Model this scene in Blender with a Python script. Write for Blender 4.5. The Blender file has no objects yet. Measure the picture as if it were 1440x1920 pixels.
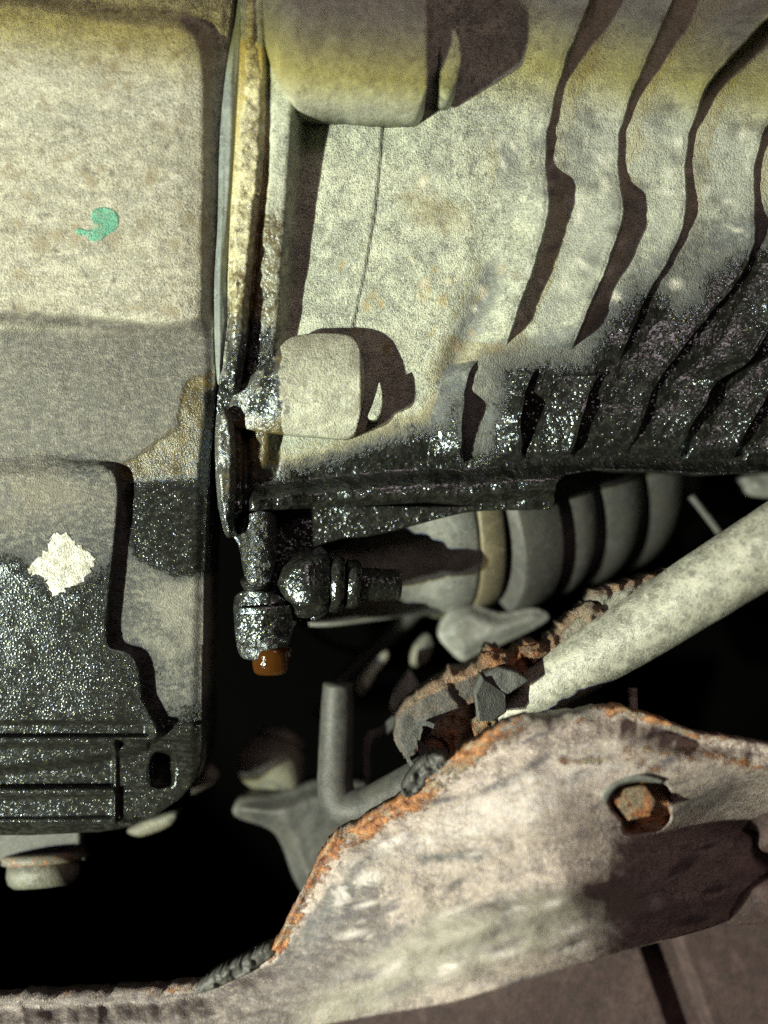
import bpy, math, random
import numpy as np
from mathutils import Vector, Matrix, noise as mnoise

random.seed(7); np.random.seed(7)
SC = bpy.context.scene
COL = SC.collection

# ------------------------------------------------------------------ camera, world, lamps
S = 0.00025          # metres per photograph pixel on the reference plane (y = 0)
D = 0.45             # camera distance to that plane
cam_d = bpy.data.cameras.new('camera'); cam = bpy.data.objects.new('camera', cam_d); COL.objects.link(cam)
cam.location = (0, -D, 0); cam.rotation_euler = (math.radians(90), 0, 0)
cam_d.sensor_fit = 'VERTICAL'; cam_d.sensor_height = 36.0; cam_d.sensor_width = 27.0
cam_d.lens = 36.0 * D / (1920 * S)
cam_d.clip_start = 0.01; cam_d.clip_end = 20
cam_d.dof.use_dof = True; cam_d.dof.focus_distance = D - 0.010; cam_d.dof.aperture_fstop = 1.9
SC.camera = cam

w = bpy.data.worlds.new('World'); SC.world = w; w.use_nodes = True
w.node_tree.nodes['Background'].inputs[0].default_value = (0.75, 0.62, 0.62, 1)
w.node_tree.nodes['Background'].inputs[1].default_value = 0.004

def px(x, y, h=0.0):
    """point seen at photograph pixel (x, y), h millimetres nearer than the reference plane"""
    t = (D - h * 0.001) / D
    return Vector(((x - 720) * S * t, -h * 0.001, (960 - y) * S * t))

def spot(name, loc, target, power, col, ang, blend, radius):
    d = bpy.data.lights.new(name, 'SPOT'); o = bpy.data.objects.new(name, d); COL.objects.link(o)
    o.location = loc; o.rotation_euler = (Vector(target) - Vector(loc)).to_track_quat('-Z', 'Y').to_euler()
    d.energy = power; d.color = col; d.spot_size = math.radians(ang); d.spot_blend = blend
    d.shadow_soft_size = radius
    return o
LP = Vector((-0.64, -0.54, -0.21))
LT = Vector((0.02, 0.0, -0.03))
spot('torch', LP, LT, 56, (0.58, 0.70, 0.95), 50, 0.25, 0.0038)
spot('torch_spill', LP + Vector((0, 0, -0.06)), LT, 15, (1.0, 0.97, 0.88), 50, 0.25, 0.02)      # weak spill of the reflector
spot('torch_rim', LP + Vector((0, 0, -0.009)), LT, 36, (1.0, 0.88, 0.06), 50, 0.25, 0.006)      # warm rim of the same beam
ad = bpy.data.lights.new('fill_light', 'AREA'); ao = bpy.data.objects.new('fill_light', ad); COL.objects.link(ao)  # added soft pinkish fill, standing in for dim ambient light
ad.shape = 'DISK'; ad.size = 0.5; ad.energy = 3.2; ad.specular_factor = 0.15; ad.color = (1.0, 0.70, 0.68)
ao.location = (0.25, -1.1, 0.75); ao.rotation_euler = (Vector((0, 0, 0)) - ao.location).to_track_quat('-Z', 'Y').to_euler()

SC.view_settings.view_transform = 'Standard'; SC.view_settings.look = 'None'
SC.view_settings.exposure = 0.0; SC.view_settings.gamma = 1.0
SC.cycles.use_denoising = False; SC.cycles.max_bounces = 4; SC.cycles.diffuse_bounces = 2; SC.cycles.glossy_bounces = 2
SC.cycles.caustics_reflective = False; SC.cycles.caustics_refractive = False
SC.cycles.sample_clamp_direct = 9.0; SC.cycles.sample_clamp_indirect = 2.0

# ------------------------------------------------------------------ numeric helpers
_T = np.random.RandomState(3).rand(256, 256)
def vn(x, y, sc, seed=0):
    x = np.asarray(x, float) / sc + seed * 17.31; y = np.asarray(y, float) / sc + seed * 9.77
    i = np.floor(x).astype(int); j = np.floor(y).astype(int)
    f = x - i; g = y - j; f = f * f * (3 - 2 * f); g = g * g * (3 - 2 * g)
    a = _T[i % 256, j % 256]; b = _T[(i + 1) % 256, j % 256]; c = _T[i % 256, (j + 1) % 256]; d = _T[(i + 1) % 256, (j + 1) % 256]
    return (a * (1 - f) + b * f) * (1 - g) + (c * (1 - f) + d * f) * g
def fbm(x, y, sc, seed=0, o=4):
    s = 0; a = 0.5
    for k in range(o):
        s = s + a * vn(x, y, sc / 2 ** k, seed + k); a *= 0.5
    return s / (1 - 0.5 ** o)
def ss(a, b, x):
    t = np.clip((np.asarray(x, float) - a) / (b - a), 0, 1); return t * t * (3 - 2 * t)
def lerp(pts, y):
    """piecewise x(y) through (x, y) points"""
    p = sorted(pts, key=lambda q: q[1]); return np.interp(y, [q[1] for q in p], [q[0] for q in p])
def smooth(poly, n=4, closed=True):
    P = np.array(poly, float); m = len(P); out = []
    rng = range(m) if closed else range(m - 1)
    for i in rng:
        if closed: p0, p1, p2, p3 = P[i - 1], P[i], P[(i + 1) % m], P[(i + 2) % m]
        else: p0, p1, p2, p3 = P[max(i - 1, 0)], P[i], P[i + 1], P[min(i + 2, m - 1)]
        for k in range(n):
            t = k / n
            out.append(0.5 * ((2 * p1) + (-p0 + p2) * t + (2 * p0 - 5 * p1 + 4 * p2 - p3) * t * t + (-p0 + 3 * p1 - 3 * p2 + p3) * t ** 3))
    if not closed: out.append(P[-1])
    return np.array(out)
def inside(X, Y, poly):
    P = np.asarray(poly, float); r = np.zeros(np.shape(X), bool); n = len(P)
    for i in range(n):
        x1, y1 = P[i]; x2, y2 = P[(i + 1) % n]
        if y1 == y2: continue
        c = ((y1 > Y) != (y2 > Y)) & (X < (x2 - x1) * (Y - y1) / (y2 - y1) + x1)
        r ^= c
    return r
def nearest(X, Y, poly, closed=True):
    P = np.asarray(poly, float); n = len(P)
    best = np.full(np.shape(X), 1e9); bx = np.array(X, float); by = np.array(Y, float)
    for i in range(n if closed else n - 1):
        a = P[i]; b = P[(i + 1) % n]; d = b - a; L = d @ d
        if L < 1e-9: continue
        t = np.clip(((X - a[0]) * d[0] + (Y - a[1]) * d[1]) / L, 0, 1)
        qx = a[0] + t * d[0]; qy = a[1] + t * d[1]; dd = np.hypot(X - qx, Y - qy)
        m = dd < best; best = np.where(m, dd, best); bx = np.where(m, qx, bx); by = np.where(m, qy, by)
    return best, bx, by
def sdf(X, Y, poly):
    """signed distance, positive inside"""
    d, _, _ = nearest(X, Y, poly); return np.where(inside(X, Y, poly), d, -d)
def soft(X, Y, poly, w=15):
    """0..1 mask, 0.5 on the outline"""
    return ss(-w, w, sdf(X, Y, poly))
def blob(X, Y, cx, cy, rx, ry, a=0):
    c, s = math.cos(math.radians(a)), math.sin(math.radians(a))
    u = ((X - cx) * c + (Y - cy) * s) / rx; v = (-(X - cx) * s + (Y - cy) * c) / ry
    return np.clip(1.25 - np.sqrt(u * u + v * v) * 0.75, 0, 1)
def spots(X, Y, n, box, r0, r1, seed):
    R = np.random.RandomState(seed); a = np.zeros(np.shape(X))
    for _ in range(n):
        a = np.maximum(a, blob(X, Y, R.uniform(box[0], box[2]), R.uniform(box[1], box[3]), R.uniform(r0, r1) * 1.5, R.uniform(r0, r1), R.uniform(0, 180)))
    return a
def streaks(X, Y, n, box, r0, r1, seed):
    R = np.random.RandomState(seed); a = np.zeros(np.shape(X))
    for _ in range(n):
        rx = R.uniform(r0, r1)
        a = np.maximum(a, blob(X, Y, R.uniform(box[0], box[2]), R.uniform(box[1], box[3]), rx, rx * R.uniform(0.12, 0.3), -22 + R.uniform(-14, 14)))
    return a
def stroke(X, Y, pts, w):
    d, _, _ = nearest(X, Y, pts, closed=False); return np.clip(1.0 - d / w * 0.5, 0, 1)

# ------------------------------------------------------------------ object helpers
CUR = {'base': Vector((0, 0, 0))}
def thing(name, label, cat, at, group=None):
    o = bpy.data.objects.new(name, None); COL.objects.link(o); o.empty_display_size = 0.01
    o.location = at; o['label'] = label; o['category'] = cat
    if group: o['group'] = group
    return o
def tag(o, label=None, cat=None, group=None, kind=None):
    for k, v in (('label', label), ('category', cat), ('group', group), ('kind', kind)):
        if v: o[k] = v
    return o
def world_loc(p):
    v = Vector((0, 0, 0))
    while p: v += p.location; p = p.parent
    return v
def mesh_obj(name, V, F, m, parent=None, attrs=None, smooth_=True, loc=None):
    V = np.asarray(V, float)
    if loc is None and parent is None: loc = Vector(V.mean(0))
    org = world_loc(parent) + (loc if (loc is not None and parent is None) else Vector((0, 0, 0)))
    me = bpy.data.meshes.new(name)
    V2 = V - np.array(org)
    if isinstance(F, np.ndarray):
        n = len(F); k = F.shape[1]
        me.vertices.add(len(V2)); me.vertices.foreach_set('co', V2.ravel())
        me.loops.add(n * k); me.loops.foreach_set('vertex_index', F.ravel().astype(np.int32))
        me.polygons.add(n); me.polygons.foreach_set('loop_start', np.arange(0, n * k, k, dtype=np.int32))
        me.update(calc_edges=True); me.validate()
    else:
        me.from_pydata(V2.tolist(), [], [tuple(f) for f in F]); me.update()
    if smooth_: me.polygons.foreach_set('use_smooth', np.ones(len(me.polygons), bool))
    if attrs:
        for k, a in attrs.items():
            at = me.attributes.new(k, 'FLOAT_COLOR', 'POINT'); at.data.foreach_set('color', np.asarray(a, np.float32).ravel())
    me.materials.append(m)
    o = bpy.data.objects.new(name, me); COL.objects.link(o)
    if parent: o.parent = parent
    elif loc is not None: o.location = loc
    return o
def rays(X, Y, H):
    t = (D - H * 0.001) / D
    return np.stack([(X - 720) * S * t, -H * 0.001, (960 - Y) * S * t], -1)

def attrs_for(X, Y, oil=None, amber=None, rust=None, pale=None, paint=None):
    n = X.size; M = np.zeros((n, 4)); P = np.zeros((n, 4))
    for i, f in enumerate((oil, amber, rust, pale)):
        if f is not None: M[:, i] = np.clip(f(X.ravel(), Y.ravel()), 0, 1)
    if paint is not None:
        for col, f in paint:
            a = np.clip(f(X.ravel(), Y.ravel()), 0, 1)[:, None]
            P[:, :3] = P[:, :3] * (1 - a) + np.array(col) * a if P[:, 3].max() > 0 else np.array(col)[None, :] + P[:, :3] * 0
            P[:, 3] = np.maximum(P[:, 3], a[:, 0])
    return {'mask': M, 'paint': P}

def relief(name, poly, hf, m, parent=None, step=4.0, back=25.0, loc=None, cap=True, backf=None, **kw):
    """solid casting: front surface h(x, y) over an outline, real side walls, closed behind"""
    P = np.asarray(poly, float)
    x0, y0 = P.min(0) - step; x1, y1 = P.max(0) + step
    xs = np.arange(x0, x1 + step, step); ys = np.arange(y0, y1 + step, step)
    X, Y = np.meshgrid(xs, ys); nx = len(xs)
    cx = (X[:-1, :-1] + X[1:, 1:]) / 2; cy = (Y[:-1, :-1] + Y[1:, 1:]) / 2
    K = inside(cx, cy, P)
    I, J = np.nonzero(K)
    F = np.stack([I * nx + J, (I + 1) * nx + J, (I + 1) * nx + J + 1, I * nx + J + 1], -1)
    cnt = np.bincount(F.ravel(), minlength=X.size)
    used = np.nonzero(cnt)[0]
    mp = -np.ones(X.size, int); mp[used] = np.arange(len(used))
    vx = X.ravel()[used].copy(); vy = Y.ravel()[used].copy()
    b = cnt[used] < 4
    d, qx, qy = nearest(vx[b], vy[b], P)
    ok = d < step * 1.6
    vx[b] = np.where(ok, qx, vx[b]); vy[b] = np.where(ok, qy, vy[b])
    F = mp[F]; n = len(used)
    H = hf(vx, vy)
    V = rays(vx, vy, H)
    # side walls
    E = np.concatenate([F[:, [0, 1]], F[:, [1, 2]], F[:, [2, 3]], F[:, [3, 0]]])
    key = np.sort(E, 1); kk = key[:, 0] * (n + 1) + key[:, 1]
    _, inv, c = np.unique(kk, return_inverse=True, return_counts=True)
    BE = E[c[inv] == 1]
    Hb = (H - back) if backf is None else backf(vx, vy)
    # walls run straight back from the front outline (in space, not along the view)
    Vb = V.copy(); Vb[:, 1] = -Hb * 0.001
    if cap:
        Fb = F[:, ::-1] + n; Vall = np.concatenate([V, Vb])
        W = np.stack([BE[:, 1], BE[:, 0], BE[:, 0] + n, BE[:, 1] + n], -1)
        Fall = np.concatenate([F, W, Fb])
    A = attrs_for(np.concatenate([vx, vx]), np.concatenate([vy, vy]), **kw)
    return mesh_obj(name, Vall, Fall, m, parent, A, loc=loc)

def sweep(name, crest, rows, us, prof, m, parent=None, **kw):
    """rib laid along a crest line: prof(u, t, X, Y) gives height for horizontal offset u"""
    C = smooth(crest, 8, closed=False)
    seg = np.r_[0, np.cumsum(np.hypot(*np.diff(C, axis=0).T))]
    T = np.linspace(0, 1, rows)
    cx = np.interp(T * seg[-1], seg, C[:, 0]); cy = np.interp(T * seg[-1], seg, C[:, 1])
    cx = cx + (fbm(cy, cy * 0, 22, 5) - 0.5) * 7
    U = us(T)                                   # rows x k offsets
    X = cx[:, None] + U; Y = cy[:, None] + 0 * U
    H, Hb = prof(U, T[:, None] + 0 * U, X, Y)
    k = U.shape[1]
    V = rays(X.ravel(), Y.ravel(), H.ravel()); Vb = V.copy(); Vb[:, 1] = -Hb.ravel() * 0.001
    idx = np.arange(rows * k).reshape(rows, k)
    F = np.stack([idx[:-1, :-1], idx[1:, :-1], idx[1:, 1:], idx[:-1, 1:]], -1).reshape(-1, 4)
    n = rows * k
    loop = np.concatenate([idx[0, :], idx[1:, -1], idx[-1, -2::-1], idx[-2:0:-1, 0]])
    nl = np.roll(loop, -1)
    W = np.stack([loop, nl, nl + n, loop + n], -1)
    A = attrs_for(np.concatenate([X.ravel()] * 2), np.concatenate([Y.ravel()] * 2), **kw)
    return mesh_obj(name, np.concatenate([V, Vb]), np.concatenate([F, W, F[:, ::-1] + n]), m, parent, A)

def tube(name, pts, rad, m, parent=None, seg=28, sub=6, cap=True, flat=1.0, rough=0.0, seed=0, **kw):
    """pts: list of (x, y, h) in pixels / mm; rad: px radii per point; lathe-like sweep with closed ends"""
    C = smooth([tuple(p) + (r,) for p, r in zip(pts, rad)], sub, closed=False)
    W = np.array([list(px(c[0], c[1], c[2])) for c in C]); R = C[:, 3] * S
    n = len(C); tan = np.gradient(W, axis=0); tan /= np.linalg.norm(tan, axis=1)[:, None] + 1e-12
    up = np.array([0, -1.0, 0.05]); V = []; XY = []
    for i in range(n):
        a = np.cross(tan[i], up); a /= np.linalg.norm(a); b = np.cross(a, tan[i])
        for k in range(seg):
            th = 2 * math.pi * k / seg
            rr = R[i] * (1 + rough * (mnoise.noise(Vector((W[i][0] * 120 + seed, W[i][2] * 120, th * 1.3))) ))
            V.append(W[i] + rr * (math.cos(th) * a + math.sin(th) * b * flat)); XY.append((C[i, 0], C[i, 1]))
    F = []
    for i in range(n - 1):
        for k in range(seg):
            F.append((i * seg + k, i * seg + (k + 1) % seg, (i + 1) * seg + (k + 1) % seg, (i + 1) * seg + k))
    if cap:
        F.append(tuple(range(seg - 1, -1, -1))); F.append(tuple((n - 1) * seg + k for k in range(seg)))
    XY = np.array(XY)
    return mesh_obj(name, V, F, m, parent, attrs_for(XY[:, 0], XY[:, 1], **kw))

def lathe(name, prof, m, parent=None, seg=64, wob=0.0, seed=0, axis_from=None, axis_to=None, sc=1.0, **kw):
    """prof: (s, r) along the axis; s in px from axis_from towards axis_to (both (x, y, h)); r in px"""
    A = px(*axis_from); B = px(*axis_to); ax = (B - A).normalized()
    u = ax.cross(Vector((0, 0, 1))).normalized(); v = ax.cross(u)
    V = []; F = []; XY = []
    n = len(prof)
    for i, (s_, r) in enumerate(prof):
        for k in range(seg):
            th = 2 * math.pi * k / seg
            q = 1 + wob * mnoise.noise(Vector((s_ * 0.03 + seed, math.cos(th) * 2, math.sin(th) * 2)))
            p = A + ax * (s_ * S * sc) + (u * math.cos(th) + v * math.sin(th)) * (r * S * q * sc)
            V.append(tuple(p)); XY.append((720 + p.x / S, 960 - p.z / S))
    for i in range(n - 1):
        for k in range(seg):
            F.append((i * seg + k, i * seg + (k + 1) % seg, (i + 1) * seg + (k + 1) % seg, (i + 1) * seg + k))
    F.append(tuple(range(seg - 1, -1, -1))); F.append(tuple((n - 1) * seg + k for k in range(seg)))
    XY = np.array(XY)
    return mesh_obj(name, V, F, m, parent, attrs_for(XY[:, 0], XY[:, 1], **kw))

# ------------------------------------------------------------------ materials
class NT:
    def __init__(s, name):
        s.m = bpy.data.materials.new(name); s.m.use_nodes = True; s.t = s.m.node_tree; s.t.nodes.clear()
        s.out = s.n('ShaderNodeOutputMaterial'); s.b = s.n('ShaderNodeBsdfPrincipled'); s.l(s.b.outputs[0], s.out.inputs[0])
        s.co = s.n('ShaderNodeTexCoord').outputs['Object']
    def n(s, t, **k):
        x = s.t.nodes.new(t)
        for a, v in k.items(): setattr(x, a, v)
        return x
    def l(s, a, b): s.t.links.new(a, b)
    def put(s, sock, v):
        if isinstance(v, bpy.types.NodeSocket): s.l(v, sock)
        else: sock.default_value = v
    def noise(s, sc, det=6, rough=0.6, dist=0.0, stretch=None, off=0):
        x = s.n('ShaderNodeTexNoise'); x.inputs['Scale'].default_value = sc; x.inputs['Detail'].default_value = det
        x.inputs['Roughness'].default_value = rough; x.inputs['Distortion'].default_value = dist
        if stretch or off:
            mp = s.n('ShaderNodeMapping'); mp.inputs['Scale'].default_value = stretch or (1, 1, 1)
            mp.inputs['Location'].default_value = (off, off * 0.7, off * 0.3); s.l(s.co, mp.inputs[0]); s.l(mp.outputs[0], x.inputs['Vector'])
        else: s.l(s.co, x.inputs['Vector'])
        return x.outputs[0]
    def voro(s, sc, smoothf=True, stretch=None):
        x = s.n('ShaderNodeTexVoronoi'); x.feature = 'SMOOTH_F1' if smoothf else 'F1'; x.inputs['Scale'].default_value = sc
        if smoothf: x.inputs['Smoothness'].default_value = 0.25
        if stretch:
            mp = s.n('ShaderNodeMapping'); mp.inputs['Scale'].default_value = stretch; s.l(s.co, mp.inputs[0]); s.l(mp.outputs[0], x.inputs['Vector'])
        else: s.l(s.co, x.inputs['Vector'])
        return x
    def step(s, v, a, b, lo=0.0, hi=1.0):
        x = s.n('ShaderNodeMapRange', interpolation_type='SMOOTHSTEP'); s.put(x.inputs[0], v)
        x.inputs[1].default_value = a; x.inputs[2].default_value = b; x.inputs[3].default_value = lo; x.inputs[4].default_value = hi
        return x.outputs[0]
    def math(s, op, a, b=0.0, c=0.0):
        x = s.n('ShaderNodeMath', operation=op); s.put(x.inputs[0], a); s.put(x.inputs[1], b); s.put(x.inputs[2], c); return x.outputs[0]
    def mix(s, f, a, b):
        x = s.n('ShaderNodeMix', data_type='RGBA'); s.put(x.inputs[0], f)
        for i, v in ((6, a), (7, b)):
            if isinstance(v, tuple): v = v if len(v) == 4 else v + (1,)
            s.put(x.inputs[i], v)
        return x.outputs[2]
    def mixf(s, f, a, b):
        x = s.n('ShaderNodeMix', data_type='FLOAT'); s.put(x.inputs[0], f); s.put(x.inputs[2], a); s.put(x.inputs[3], b); return x.outputs[0]
    def bump(s, h, dist, strength=1.0, normal=None):
        x = s.n('ShaderNodeBump'); s.put(x.inputs['Height'], h); x.inputs['Distance'].default_value = dist
        s.put(x.inputs['Strength'], strength)
        if normal: s.l(normal, x.inputs['Normal'])
        return x.outputs[0]

def grimy(name, A, B, C, speck=0.35, rough=0.75, grit=1.0, spec=0.3, metal=0.0, drop=400, dropamp=0.00034, stain=(0.09, 0.085, 0.07),
          stain_amt=0.5, dirt_sc=45, flow=None, oilcol=(0.007, 0.0072, 0.006), rusty=False, coarse=90, smooth_wet=0.0, wet_rough=0.21, wet_spec=1.0):
    """weathered casting / sheet: colours A, B, C by noise; black oil, amber oil, rust and pale crust where the mask says"""
    g = NT(name)
    at = g.n('ShaderNodeAttribute', attribute_name='mask'); pa = g.n('ShaderNodeAttribute', attribute_name='paint')
    sp = g.n('ShaderNodeSeparateColor'); g.l(at.outputs['Color'], sp.inputs[0])
    oil_r, amb_r, rust_r = sp.outputs[0], sp.outputs[1], sp.outputs[2]; pale_r = at.outputs['Alpha']
    n1 = g.noise(dirt_sc, 5, 0.62, 0.4, stretch=flow); n2 = g.noise(dirt_sc * 5.5, 4, 0.7, 0.2, stretch=flow, off=3.1)
    n3 = g.noise(1500, 2, 0.6, off=1.7); n4 = g.noise(240, 4, 0.72, off=5.2)
    col = g.mix(g.step(n1, 0.42, 0.58), A, B)
    col = g.mix(g.math('MULTIPLY', g.step(n2, 0.49, 0.62), 0.55), col, C)
    col = g.mix(g.math('MULTIPLY', g.step(n4, 0.51, 0.60), stain_amt), col, stain)
    blot = g.noise(dirt_sc * 2.2, 4, 0.65, 0.6, stretch=flow, off=12.3)
    col = g.mix(g.math('MULTIPLY', g.step(blot, 0.53, 0.62), 0.35), col, stain)
    col = g.mix(g.math('MULTIPLY', g.step(blot, 0.47, 0.40), 0.4), col, tuple(min(0.8, c * 1.55) for c in B))
    fl = g.noise(900, 2, 0.7, off=21.0)
    col = g.mix(g.math('MULTIPLY', g.step(fl, 0.55, 0.62), g.step(n2, 0.44, 0.60, 0.15, 0.85)), col, tuple(min(0.85, c * 1.9) for c in A))
    col = g.mix(g.math('MULTIPLY', g.step(n3, 0.53, 0.60), speck), col, (0.03, 0.03, 0.028))
    col = g.mix(g.math('MULTIPLY', g.step(n3, 0.44, 0.38), speck), col, tuple(min(0.85, c * 1.7) for c in C))
    nmix = g.math('ADD', g.math('MULTIPLY', n2, 0.45), g.math('ADD', g.math('MULTIPLY', n4, 0.40), g.math('MULTIPLY', n3, 0.15)))
    def msk(r, amp=0.55, w=0.07, nn=None):
        return g.step(g.math('ADD', r, g.math('MULTIPLY', g.math('SUBTRACT', nn or nmix, 0.5), amp)), 0.5 - w, 0.5 + w)
    pm = msk(pa.outputs['Alpha'], 1.5, 0.30)
    pcol = g.mix(g.math('MULTIPLY', g.step(n2, 0.42, 0.62), 0.35), pa.outputs['Color'], col)
    col = g.mix(pm, col, pcol)
    pale = msk(pale_r, 2.2, 0.14)
    col = g.mix(g.math('MULTIPLY', pale, 0.85), col, g.mix(g.step(n2, 0.4, 0.6), (0.62, 0.60, 0.58), (0.42, 0.37, 0.36)))
    rust = msk(rust_r, 2.4, 0.14)
    rc = g.mix(g.step(n2, 0.35, 0.62), (0.17, 0.06, 0.025), (0.42, 0.19, 0.075))
    rc = g.mix(g.step(blot, 0.50, 0.60), rc, (0.27, 0.22, 0.15))
    rc = g.mix(g.step(n4, 0.52, 0.66), rc, (0.10, 0.03, 0.015))
    col = g.mix(rust, col, rc)
    amb = msk(amb_r, 1.6, 0.22)
    col = g.mix(g.math('MULTIPLY', amb, 0.94), col, g.mix(g.step(n4, 0.4, 0.6), (0.040, 0.031, 0.009), (0.095, 0.068, 0.018)))
    filmn = g.step(g.math('ADD', oil_r, g.math('MULTIPLY', g.math('SUBTRACT', n2, 0.5), 1.3)), 0.06, 0.46)
    col = g.mix(g.math('MULTIPLY', filmn, 0.86), col, g.mix(g.step(n4, 0.44, 0.56), (0.035, 0.04, 0.042), (0.085, 0.09, 0.086)))
    oil = msk(oil_r, 2.4, 0.16)
    col = g.mix(g.math('MULTIPLY', oil, 0.97), col, g.mix(g.step(n2, 0.45, 0.62), oilcol, tuple(c * 3.0 for c in oilcol)))
    g.l(col, g.b.inputs['Base Color'])
    wet = g.math('MAXIMUM', oil, g.math('MULTIPLY', amb, 0.75))
    g.put(g.b.inputs['Roughness'], g.mixf(wet, g.mixf(g.step(n2, 0.4, 0.6), rough, rough * 0.85), wet_rough))
    g.put(g.b.inputs['Specular IOR Level'], g.mixf(wet, spec, wet_spec))
    g.put(g.b.inputs['Specular Tint'], g.mix(wet, (1, 1, 1, 1), (0.78, 0.92, 1.0, 1)))
    g.b.inputs['Metallic'].default_value = metal
    # relief (metres): coarse casting skin, grit, oil beads
    dry = g.math('SUBTRACT', 1.0, g.math('MULTIPLY', wet, 0.92))
    hh = g.math('MULTIPLY', g.math('MULTIPLY', g.noise(coarse, 3, 0.55, off=8.0), 0.0014 * grit), g.math('SUBTRACT', 1.0, g.math('MULTIPLY', wet, smooth_wet)))
    hh = g.math('ADD', hh, g.math('MULTIPLY', g.math('MULTIPLY', n4, 0.0007 * grit), dry))
    hh = g.math('ADD', hh, g.math('MULTIPLY', g.math('MULTIPLY', n3, 0.0009 * grit), dry))
    v = g.voro(drop, False); v2 = g.voro(drop * 1.9, False)
    bead = g.math('ADD', g.step(v.outputs['Distance'], 0.55, 0.0), g.math('MULTIPLY', g.step(v2.outputs['Distance'], 0.5, 0.0), 0.4))
    hh = g.math('ADD', hh, g.math('MULTIPLY', g.math('MULTIPLY', g.math('MULTIPLY', bead, dropamp), wet), g.step(n2, 0.40, 0.60, 0.55, 1.25)))
    if rusty: hh = g.math('ADD', hh, g.math('MULTIPLY', g.math('MULTIPLY', rust, n2), 0.0016))
    nb = g.bump(hh, 1.0)
    g.l(nb, g.b.inputs['Normal'])
    return g.m

M_ALU = grimy('cast_aluminium_skin', (0.33, 0.36, 0.295), (0.46, 0.485, 0.38), (0.21, 0.225, 0.19), speck=0.5, rough=0.55, spec=0.45, stain=(0.13, 0.13, 0.11), stain_amt=0.4)
M_PAN = grimy('grey_sump_skin', (0.30, 0.295, 0.25), (0.38, 0.37, 0.30), (0.19, 0.18, 0.14), speck=0.55, rough=0.7, flow=(1, 1, 1.8), dirt_sc=50, stain_amt=0.65, drop=700, dropamp=0.00010, smooth_wet=0.9, wet_rough=0.17, wet_spec=0.6)
M_FLANGE = grimy('oily_flange_metal', (0.40, 0.38, 0.24), (0.55, 0.52, 0.32), (0.22, 0.18, 0.08), speck=0.5, rough=0.35, spec=0.7)
M_SEAL = grimy('grey_sealant', (0.13, 0.15, 0.145), (0.16, 0.18, 0.17), (0.11, 0.125, 0.12), speck=0.05, rough=0.5, grit=0.2, stain_amt=0.1)
M_RUBBER = grimy('grey_dusty_rubber', (0.040, 0.041, 0.040), (0.055, 0.056, 0.054), (0.03, 0.03, 0.03), speck=0.25, rough=0.55, grit=0.25, stain=(0.09, 0.085, 0.07), stain_amt=0.2)
M_CUP = grimy('dull_steel_cup', (0.15, 0.158, 0.148), (0.19, 0.196, 0.18), (0.115, 0.12, 0.115), speck=0.15, rough=0.45, grit=0.25, stain_amt=0.2)
M_BAND = grimy('tan_clamp_steel', (0.13, 0.115, 0.075), (0.155, 0.135, 0.09), (0.10, 0.09, 0.06), speck=0.2, rough=0.45, grit=0.3, stain_amt=0.2)
M_SUB = grimy('weathered_subframe_paint', (0.41, 0.345, 0.315), (0.32, 0.27, 0.235), (0.19, 0.16, 0.155), speck=0.3, rough=0.5, spec=0.5, flow=(1, 1, 2.4), dirt_sc=30, stain=(0.13, 0.11, 0.115), stain_amt=0.55, grit=0.8, rusty=True)
M_LOW = grimy('purplish_shade_paint', (0.062, 0.040, 0.040), (0.078, 0.052, 0.050), (0.035, 0.026, 0.026), speck=0.2, rough=0.75, spec=0.2, grit=0.5, stain=(0.03, 0.025, 0.025), stain_amt=0.3)  # shade over the crossmember put into this dark purplish colour
M_BAR = grimy('mottled_grey_bar_paint', (0.25, 0.255, 0.215), (0.35, 0.35, 0.29), (0.18, 0.18, 0.16), speck=0.2, rough=0.4, spec=0.5, grit=0.4, dirt_sc=60)
M_RUST = grimy('flaking_rust', (0.25, 0.20, 0.145), (0.26, 0.155, 0.09), (0.17, 0.155, 0.125), speck=0.5, rough=0.85, grit=1.6, stain=(0.06, 0.04, 0.03), rusty=True)
M_BOOT = grimy('dusty_boot_rubber', (0.062, 0.063, 0.062), (0.075, 0.076, 0.073), (0.05, 0.05, 0.049), speck=0.15, rough=0.5, grit=0.2, stain=(0.10, 0.09, 0.07), stain_amt=0.2)
M_BLACK = grimy('black_plastic', (0.065, 0.07, 0.068), (0.085, 0.09, 0.087), (0.05, 0.052, 0.05), speck=0.3, rough=0.6, grit=0.6)
M_PALE = grimy('pale_lime_crust', (0.47, 0.49, 0.44), (0.56, 0.575, 0.52), (0.32, 0.31, 0.25), speck=0.2, rough=0.8, grit=1.4, stain=(0.28, 0.26, 0.20), stain_amt=0.6)
M_GREEN = grimy('green_marker_paint', (0.065, 0.22, 0.155), (0.09, 0.27, 0.19), (0.16, 0.27, 0.20), speck=0.3, rough=0.6, stain=(0.28, 0.30, 0.23), stain_amt=0.8)
M_WHITE = grimy('grey_ball_joint_metal', (0.10, 0.105, 0.095), (0.14, 0.135, 0.10), (0.07, 0.07, 0.055), speck=0.1, rough=0.4, grit=0.4, stain_amt=0.2)
M_DARK = NT('unlit_black')
M_DARK.b.inputs['Base Color'].default_value = (0.0015, 0.0015, 0.0015, 1); M_DARK.b.inputs['Roughness'].default_value = 1; M_DARK.b.inputs['Specular IOR Level'].default_value = 0  # near-black colour carries the darkness of the unlit depth
M_DARK = M_DARK.m

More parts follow.
